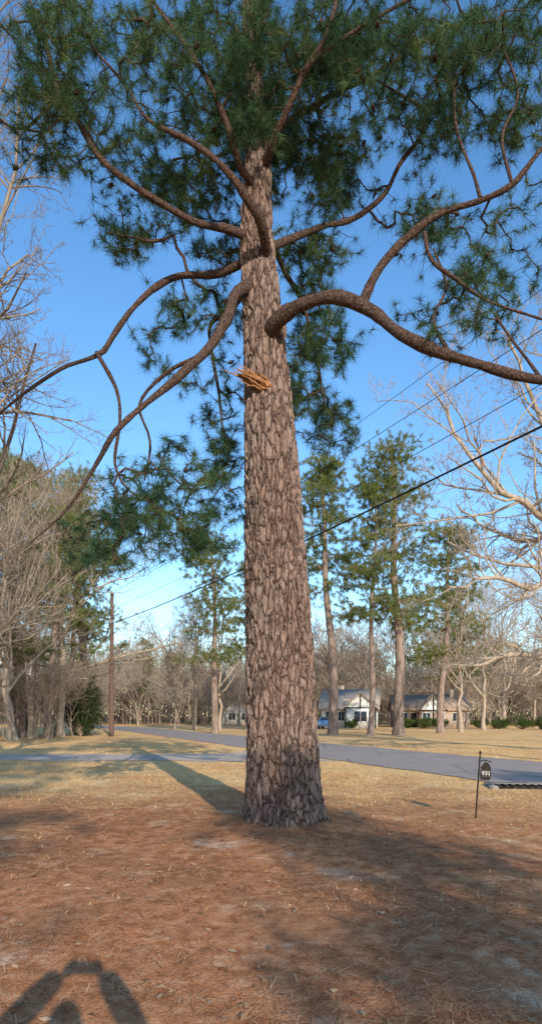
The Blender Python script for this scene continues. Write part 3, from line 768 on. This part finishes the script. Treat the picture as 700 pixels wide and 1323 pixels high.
def house_white():
    e = empty("white_gabled_house", (9.6, 82, 0)); e.rotation_euler = (0, 0, math.radians(-12))
    v, f = boxes([(-3.2, 4.2, 2, 10, 0, 2.7)]); t1 = tri_wall(.2, 4.2, 0, 2.7, 1.9)
    v2, f2 = boxes([(.2, 4.2, 0, 1.99, 0, 2.7)])
    mesh_obj("walls", [(v, f, 0), (v2, f2, 0), (*t1, 0)], [M_WHITE], parent=e)
    gv = np.array([[-3.2, 2, 2.7], [-3.2, 10, 2.7], [-3.2, 6, 5.2], [4.2, 2, 2.7], [4.2, 10, 2.7], [4.2, 6, 5.2]], float)
    mesh_obj("gable_ends", [(gv, np.array([[0, 2, 1], [3, 4, 5]]), 0)], [M_WHITE], parent=e)
    g1 = gable(-3.2, 4.2, 2, 10, 2.72, 2.5, 'x'); g2 = gable(.2, 4.2, 0, 6, 2.74, 1.9, 'y', .35)
    mesh_obj("roof", [(*g1, 0), (*g2, 0)], [M_ROOFG], parent=e)
    v, f = boxes([(2.13, 2.27, -.06, -.003, 2.77, 4.4), (.2, 4.2, -.07, -.004, 2.62, 2.76), (.15, .3, -.06, -.003, 0, 2.6), (4.1, 4.25, -.06, -.003, 0, 2.6)])
    mesh_obj("timber_trim", [(v, f, 0)], [M_DARK], parent=e)
    windows([(-2.6, -1.5, 1.0, 2.2), (-.9, -.1, 1.0, 2.2)], 2, e); windows([(1.4, 3.0, .9, 2.2)], 0, e)
    v, f = boxes([(3.3, 3.95, -.05, -.01, 0, 2.0)]); mesh_obj("door", [(v, f, 0)], [M_DARK], parent=e)
    v, f = boxes([(-1.2, -.6, 7, 7.7, 4.2, 6.0)]); mesh_obj("chimney", [(v, f, 0)], [M_BRICK], parent=e)
house_white()
def house_brick():
    e = empty("brick_house", (21.6, 85, 0)); e.rotation_euler = (0, 0, math.radians(-6)); e.scale = (.84, .84, 1)
    v, f = boxes([(-5.2, 6.8, 2, 11, 0, 2.5)]); v2, f2 = boxes([(-1.4, 3.0, .2, 1.99, 0, 2.4)])
    mesh_obj("walls", [(v, f, 0), (v2, f2, 0)], [M_BRICK], parent=e)
    t1 = tri_wall(-1.4, 3.0, .15, 2.4, 1.9)
    gv = np.array([[-5.2, 2, 2.5], [-5.2, 11, 2.5], [-5.2, 6.5, 4.5], [6.8, 2, 2.5], [6.8, 11, 2.5], [6.8, 6.5, 4.5]], float)
    mesh_obj("gables", [(*t1, 0), (gv, np.array([[0, 2, 1], [3, 4, 5]]), 0)], [M_WHITE], parent=e)
    g1 = gable(-5.2, 6.8, 2, 11, 2.52, 2.0, 'x'); g2 = gable(-1.4, 3.0, .2, 6, 2.42, 1.9, 'y', .35)
    mesh_obj("roof", [(*g1, 0), (*g2, 0)], [M_ROOF], parent=e)
    v, f = boxes([(.7, .9, .06, .14, 2.45, 4.1), (-1.5, 3.1, .04, .14, 2.3, 2.44), (.72, .9, .08, .19, 0, 2.29)])
    mesh_obj("timber_trim", [(v, f, 0)], [M_DARK], parent=e)
    windows([(-.9, .3, .8, 2.0), (1.4, 2.5, .8, 2.0)], .2, e); windows([(-4.4, -3.2, .9, 2.0), (4.2, 5.4, .9, 2.0)], 2, e)
    v, f = boxes([(-2.6, -1.75, 1.94, 1.98, 0, 2.05)]); mesh_obj("door", [(v, f, 0)], [M_DARK], parent=e)
    v, f = boxes([(4.4, 5.1, 5.6, 6.4, 3.6, 5.4)]); mesh_obj("chimney", [(v, f, 0)], [M_BRICK], parent=e)
house_brick()
def cottage(x, y, rot, w=7, m=M_WHITE):
    e = empty("distant_house", (x, y, 0)); e.rotation_euler = (0, 0, rot)
    v, f = boxes([(0, w, 0, 7, 0, 2.7)]); t1 = tri_wall(0, w, -.01, 2.7, 2)
    mesh_obj("walls", [(v, f, 0), (*t1, 0)], [m], parent=e)
    mesh_obj("roof", [(*gable(0, w, 0, 7, 2.72, 2, 'y'), 0)], [M_ROOFG], parent=e)
    windows([(1, 2.2, .9, 2.1), (w-2.2, w-.9, .9, 2.1)], -.012, e)
    v, f = boxes([(w/2-.2, w/2+.15, -.06, -.013, 0, 2.05)]); mesh_obj("door", [(v, f, 0)], [M_DARK], parent=e)
cottage(-8.6, 112, .3, 5.6)

# car parked near the white house
def car():
    e = empty("parked_car", (7.0, 77, 0)); e.rotation_euler = (0, 0, math.radians(75))
    prof = [(-2.15, .35), (-2.2, .75), (-2.05, .98), (-1.45, 1.02), (-.75, 1.48), (.75, 1.5), (1.35, 1.08), (2.05, .98), (2.25, .8), (2.25, .35)]
    bm = bmesh.new()
    L = [bm.verts.new((x, -.88+(.16 if z > 1.1 else 0), z)) for x, z in prof]; Rr = [bm.verts.new((x, .88-(.16 if z > 1.1 else 0), z)) for x, z in prof]
    n = len(prof)
    for i in range(n):
        j = (i+1) % n; bm.faces.new((L[i], L[j], Rr[j], Rr[i]))
    bm.faces.new(L[::-1]); bm.faces.new(Rr)
    me = bpy.data.meshes.new("body"); bm.to_mesh(me); bm.free()
    mc, nt, b = mat("blue_car_paint", .25, .5); b.inputs["Base Color"].default_value = (.18, .36, .62, 1); b.inputs["Metallic"].default_value = .3
    me.materials.append(mc); o = bpy.data.objects.new("body", me); S.collection.objects.link(o); o.parent = e
    md = o.modifiers.new("b", 'BEVEL'); md.width = .07; md.segments = 3
    v, f = boxes([(-.7, -.02, -.765, -.745, 1.08, 1.4), (.06, .7, -.765, -.745, 1.08, 1.4), (-.7, -.02, .745, .765, 1.08, 1.4), (.06, .7, .745, .765, 1.08, 1.4)])
    w1 = np.array([[1.32, -.66, 1.13], [1.32, .66, 1.13], [.82, .62, 1.47], [.82, -.62, 1.47], [-1.38, -.66, 1.09], [-1.38, .66, 1.09], [-.80, .62, 1.465], [-.80, -.62, 1.465]])+np.array([.03, 0, .03])*np.array([[1, 1, 1]]*4+[[-1, 1, 1]]*4)
    mesh_obj("windows", [(v, f, 0), (w1, np.array([[0, 1, 2, 3], [7, 6, 5, 4]]), 0)], [M_GLASS], parent=e)
    br = [(np.array([[x, y-.1, .33], [x, y+.1, .33]]), np.array([.33, .33])) for x in (-1.4, 1.4) for y in (-.82, .82)]
    v, f = tubes(br, 20)
    caps = np.arange(len(v)).reshape(-1, 20)
    mesh_obj("wheels", [(v, f, 0), (v, caps, 0)], [simple("tyre_rubber", (.02, .02, .02))], parent=e)
    v, f = boxes([(2.26, 2.3, -.8, -.5, .62, .8), (2.26, 2.3, .5, .8, .62, .8), (2.26, 2.31, -.75, .75, .38, .5), (-2.25, -2.21, -.8, -.5, .62, .8), (-2.25, -2.21, .5, .8, .62, .8)])
    mesh_obj("lights_and_bumper", [(v, f, 0)], [simple("lamp_lens", (.6, .6, .6))], parent=e)
car()

# ------------------------------------------------------------------ utility poles and lines
M_POLE = simple("weathered_pole_wood", (.10, .06, .045), (.18, .12, .09), 12, bmp=.4)
M_WIRE = simple("black_cable", (.015, .015, .017), (.03, .03, .03))
M_METAL = simple("galvanised_metal", (.25, .26, .27), (.35, .36, .37))
def pole(x, y, h=11.8):
    e = empty("utility_pole", (x, y, 0))
    z = np.linspace(-.2, h, 12); P = np.stack([z*0+.004*z, z*0, z], 1)
    v, f = tubes([(P, np.linspace(.20, .13, 12))], 16)
    mesh_obj("pole_shaft", [(v, f, 0)], [M_POLE], parent=e, smooth=True)
    v, f = tubes([(np.array([[0, 0, h-.05], [0, 0, h+.12], [0, 0, h+.25]]), np.array([.05, .09, .04]))], 10)
    v3, f3 = tubes([(np.array([[0.04, 0, h], [.04, 0, h+.01]]), np.array([.13, .0]))], 10)
    v2, f2 = boxes([(-.14, .14, -.24, -.16, 8.9, 9.2), (-.05, .05, -.28, -.15, 10.0, 10.15)])
    mesh_obj("insulator", [(v, f, 0), (v2, f2, 0), (v3, f3, 0)], [M_METAL], parent=e)
    return e
PA = np.array([-12.6, 49.]); PB = PA+(np.array([6.56, 15.])-PA)*1.62
pole(*PA, h=11.3); pole(PB[0], PB[1], h=13.2)
def wire(a, za, b, zb, sag, r, off=0):
    t_ = np.linspace(0, 1, 70)
    P = np.stack([a[0]+(b[0]-a[0])*t_+off, a[1]+(b[1]-a[1])*t_, za+(zb-za)*t_-sag*4*t_*(1-t_)], 1)
    v, f = tubes([(P, np.full(70, r))], 6); mesh_obj("power_line", [(v, f, 0)], [M_WIRE], smooth=True)
wire(PA, 8.9, PB, 9.6, .75, .028); wire(PA, 10.1, PB, 10.7, .8, .010, .12); wire(PA, 11.4, PB, 12.0, .85, .010); wire(PA, 11.2, PB, 13.2, .6, .008, -.1)
wire(PA, 8.7, PA+np.array([60, 60]), 9.5, 1.2, .012)

# ------------------------------------------------------------------ address sign on a stake
def sign():
    x, y = 3.15, 9.55
    e = empty("address_sign", (x, y, float(gh(x, y)))); e.rotation_euler = (0, math.radians(4), 0)
    M_IRON = simple("black_iron", (.02, .018, .016), (.05, .035, .03), 30, .6, .4)
    v, f = tubes([(np.array([[0, 0, -.1], [0, 0, .5], [0, 0, 1.0]]), np.array([.013, .013, .012]))], 8); br = []
    br.append((np.array([[0, 0, .88], [.05, 0, .90], [.12, 0, .90], [.19, 0, .885]]), np.full(4, .008)))
    br.append((np.array([[0, 0, 1.0], [0, 0, 1.02], [0, 0, 1.05]]), np.array([.012, .024, .002])))
    br.append((np.array([[0, 0, .78], [.04, 0, .80], [.08, 0, .86], [.10, 0, .90]]), np.full(4, .005)))
    v2, f2 = tubes(br, 8); mesh_obj("stake_and_bracket", [(v, f, 0), (v2, f2, 0)], [M_IRON], parent=e, smooth=True)
    bm = bmesh.new()
    pts = [(.035, .60), (.175, .60), (.19, .70), (.175, .80), (.14, .86), (.105, .875), (.07, .86), (.035, .80), (.02, .70)]
    fr = [bm.verts.new((a, -.008, b)) for a, b in pts]; bk = [bm.verts.new((a, .008, b)) for a, b in pts]
    bm.faces.new(fr); bm.faces.new(bk[::-1])
    for i in range(len(pts)):
        j = (i+1) % len(pts); bm.faces.new((fr[j], fr[i], bk[i], bk[j]))
    me = bpy.data.meshes.new("plaque"); bm.to_mesh(me); bm.free(); me.materials.append(M_IRON)
    o = bpy.data.objects.new("plaque", me); S.collection.objects.link(o); o.parent = e
    q = []
    for k in range(3):   # numeral fours
        x0 = .042+k*.044; w = .006
        q += [(x0+.024, x0+.024+w, -.013, -.009, .655, .745), (x0, x0+.034, -.0126, -.0092, .688, .688+w), (x0, x0+w, -.0128, -.0094, .694, .74)]
    v, f = boxes(q); mesh_obj("house_numbers", [(v, f, 0)], [M_WHITE], parent=e)
sign()
# drainage culvert under the lane edge at right
def culvert():
    e = empty("drainage_culvert", (5.9, 14.1, 0)); e.rotation_euler = (0, 0, math.radians(-8))
    mc = simple("old_concrete", (.22, .19, .16), (.32, .28, .24), 6, bmp=.4)
    v, f = boxes([(-1.0, 1.6, 0, .16, -.1, .06), (-1.0, -.84, -.7, -.003, -.1, .05), (1.44, 1.6, -.7, -.003, -.1, .05)])
    mesh_obj("headwall", [(v, f, 0)], [mc], parent=e)
    v, f = boxes([(-.84, 1.44, -.62, -.004, -.05, .035)]); mesh_obj("grate_dark_fill", [(v, f, 0)], [M_DARK], parent=e)  # solid dark box painted in for the shaded hollow under the bars
    v, f = boxes([(-.8+i*.16, -.76+i*.16, -.62, -.01, .036, .05) for i in range(14)]); mesh_obj("grate_bars", [(v, f, 0)], [simple("rusty_iron", (.06, .045, .035), (.1, .07, .05))], parent=e)
culvert()

# ------------------------------------------------------------------ the photographer (casts the shadow at bottom left)
def person():
    e = empty("photographer", (0, 0, 0))
    def skin(name, V, E, R, m, sub=2):
        me = bpy.data.meshes.new(name); me.from_pydata(V, E, []); o = bpy.data.objects.new(name, me); S.collection.objects.link(o)
        o.modifiers.new("s", 'SKIN')
        for i, r in enumerate(R): me.skin_vertices[0].data[i].radius = (r, r) if np.isscalar(r) else r
        me.skin_vertices[0].data[0].use_root = True
        md = o.modifiers.new("u", 'SUBSURF'); md.levels = sub; md.render_levels = sub
        me.materials.append(m); o.parent = e; return o
    yb = -.42
    V = [(0, yb, .86), (0, yb, 1.02), (0, yb, 1.18), (0, yb+.01, 1.30), (0, yb+.02, 1.36),
         (-.18, yb, 1.27), (-.37, yb+.10, 1.38), (-.13, yb+.33, 1.63), (.18, yb, 1.27), (.37, yb+.10, 1.38), (.13, yb+.33, 1.63),
         (-.1, yb, .80), (-.12, yb+.03, .45), (-.13, yb-.01, .09), (-.14, yb+.14, .04), (.1, yb, .80), (.12, yb+.03, .45), (.13, yb-.01, .09), (.14, yb+.14, .04)]
    E = [(0, 1), (1, 2), (2, 3), (3, 4), (2, 5), (5, 6), (6, 7), (2, 8), (8, 9), (9, 10), (0, 11), (11, 12), (12, 13), (13, 14), (0, 15), (15, 16), (16, 17), (17, 18)]
    R = [(.15, .11), (.13, .10), (.16, .11), .06, .05, .085, .092, .072, .085, .092, .072, .09, .06, .04, .035, .09, .06, .04, .035]
    skin("body_and_clothes", V, E, R, simple("dark_jacket", (.05, .06, .09), (.09, .10, .13)))
    ms = simple("skin", (.45, .28, .20), (.5, .32, .24))
    for sx_, nm in ((-1, "left_hand"), (1, "right_hand")):
        V = [(sx_*.12, yb+.31, 1.62), (sx_*.098, yb+.365, 1.635)]; E = [(0, 1)]; R = [.034, .045]
        for k in range(4):
            b = len(V); z = 1.675-k*.024
            V += [(sx_*.092, yb+.385, z-.01), (sx_*.078, yb+.400, z), (sx_*.058, yb+.396, z+.004)]; E += [(1, b), (b, b+1), (b+1, b+2)]; R += [.011, .010, .009]
        b = len(V); V += [(sx_*.065, yb+.355, 1.615), (sx_*.04, yb+.365, 1.63)]; E += [(1, b), (b, b+1)]; R += [.013, .011]
        skin(nm, V, E, R, ms, 1)
    bm = bmesh.new(); bmesh.ops.create_uvsphere(bm, u_segments=32, v_segments=24, radius=1)
    for v in bm.verts:
        x, y, z = v.co
        fx = .078*(1-.12*max(0, -z)); v.co = Vector((x*fx, y*.098, z*.12))
        if y > .8 and abs(x) < .25 and -.35 < z < .1: v.co.y += .02*(1-abs(x)*4)
        if y > .6 and .1 < z < .25 and .25 < abs(x) < .6: v.co.y -= .008
        if y > .75 and -.55 < z < -.45 and abs(x) < .35: v.co.y -= .006
    me = bpy.data.meshes.new("head"); bm.to_mesh(me); bm.free(); me.materials.append(ms)
    for p in me.polygons: p.use_smooth = True
    o = bpy.data.objects.new("head", me); S.collection.objects.link(o); o.location = (0, yb+.03, 1.46); o.parent = e
    bm = bmesh.new(); bmesh.ops.create_uvsphere(bm, u_segments=24, v_segments=16, radius=1)
    for v in bm.verts:
        x, y, z = v.co; v.co = Vector((x*.088, y*.105-.012, z*.122+.012))
        if y > .3 and z < .55: v.co.y -= .06
    me = bpy.data.meshes.new("hair"); bm.to_mesh(me); bm.free(); me.materials.append(simple("brown_hair", (.05, .03, .02)))
    o = bpy.data.objects.new("hair", me); S.collection.objects.link(o); o.location = (0, yb+.03, 1.46); o.parent = e
    v, f = boxes([(-.082, .082, -.030, -.021, 1.585, 1.672)])
    mesh_obj("smartphone", [(v, f, 0)], [M_DARK], parent=e)
person()

# ------------------------------------------------------------------ light, sky, camera
w = bpy.data.worlds.new("World"); S.world = w; w.use_nodes = True
nt = w.node_tree; bg = nt.nodes["Background"]
sky = nt.nodes.new("ShaderNodeTexSky"); sky.sky_type = 'NISHITA'; sky.sun_disc = False
sky.sun_elevation = ELEV; sky.sun_rotation = math.atan2(math.sin(AZ), -math.cos(AZ))
sky.air_density = 1.05; sky.dust_density = .2; sky.ozone_density = 2.4
hs = nt.nodes.new("ShaderNodeHueSaturation"); hs.inputs["Saturation"].default_value = 1.2; hs.inputs["Value"].default_value = 1.85
nt.links.new(sky.outputs[0], hs.inputs["Color"]); nt.links.new(hs.outputs[0], bg.inputs[0]); bg.inputs[1].default_value = .15
L = bpy.data.lights.new("sun", 'SUN'); L.energy = 5; L.angle = math.radians(.5); L.color = (1, .93, .80)
lo = bpy.data.objects.new("sun", L); S.collection.objects.link(lo)
d = Vector((U[0]*math.cos(ELEV), U[1]*math.cos(ELEV), -math.sin(ELEV)))
lo.rotation_euler = d.to_track_quat('-Z', 'Y').to_euler(); lo.location = (10, -30, 25)
cam = bpy.data.cameras.new("camera"); co = bpy.data.objects.new("camera", cam); S.collection.objects.link(co)
co.location = (0, 0, CAMZ); co.rotation_euler = (math.pi/2, 0, 0)
cam.sensor_width = 36; cam.sensor_fit = 'AUTO'; cam.lens = F/1323*36
cam.shift_y = (925-661.5)/1323; cam.clip_start = .02; cam.clip_end = 3000
S.camera = co
S.view_settings.view_transform = 'Standard'; S.view_settings.look = 'None'; S.view_settings.exposure = 0
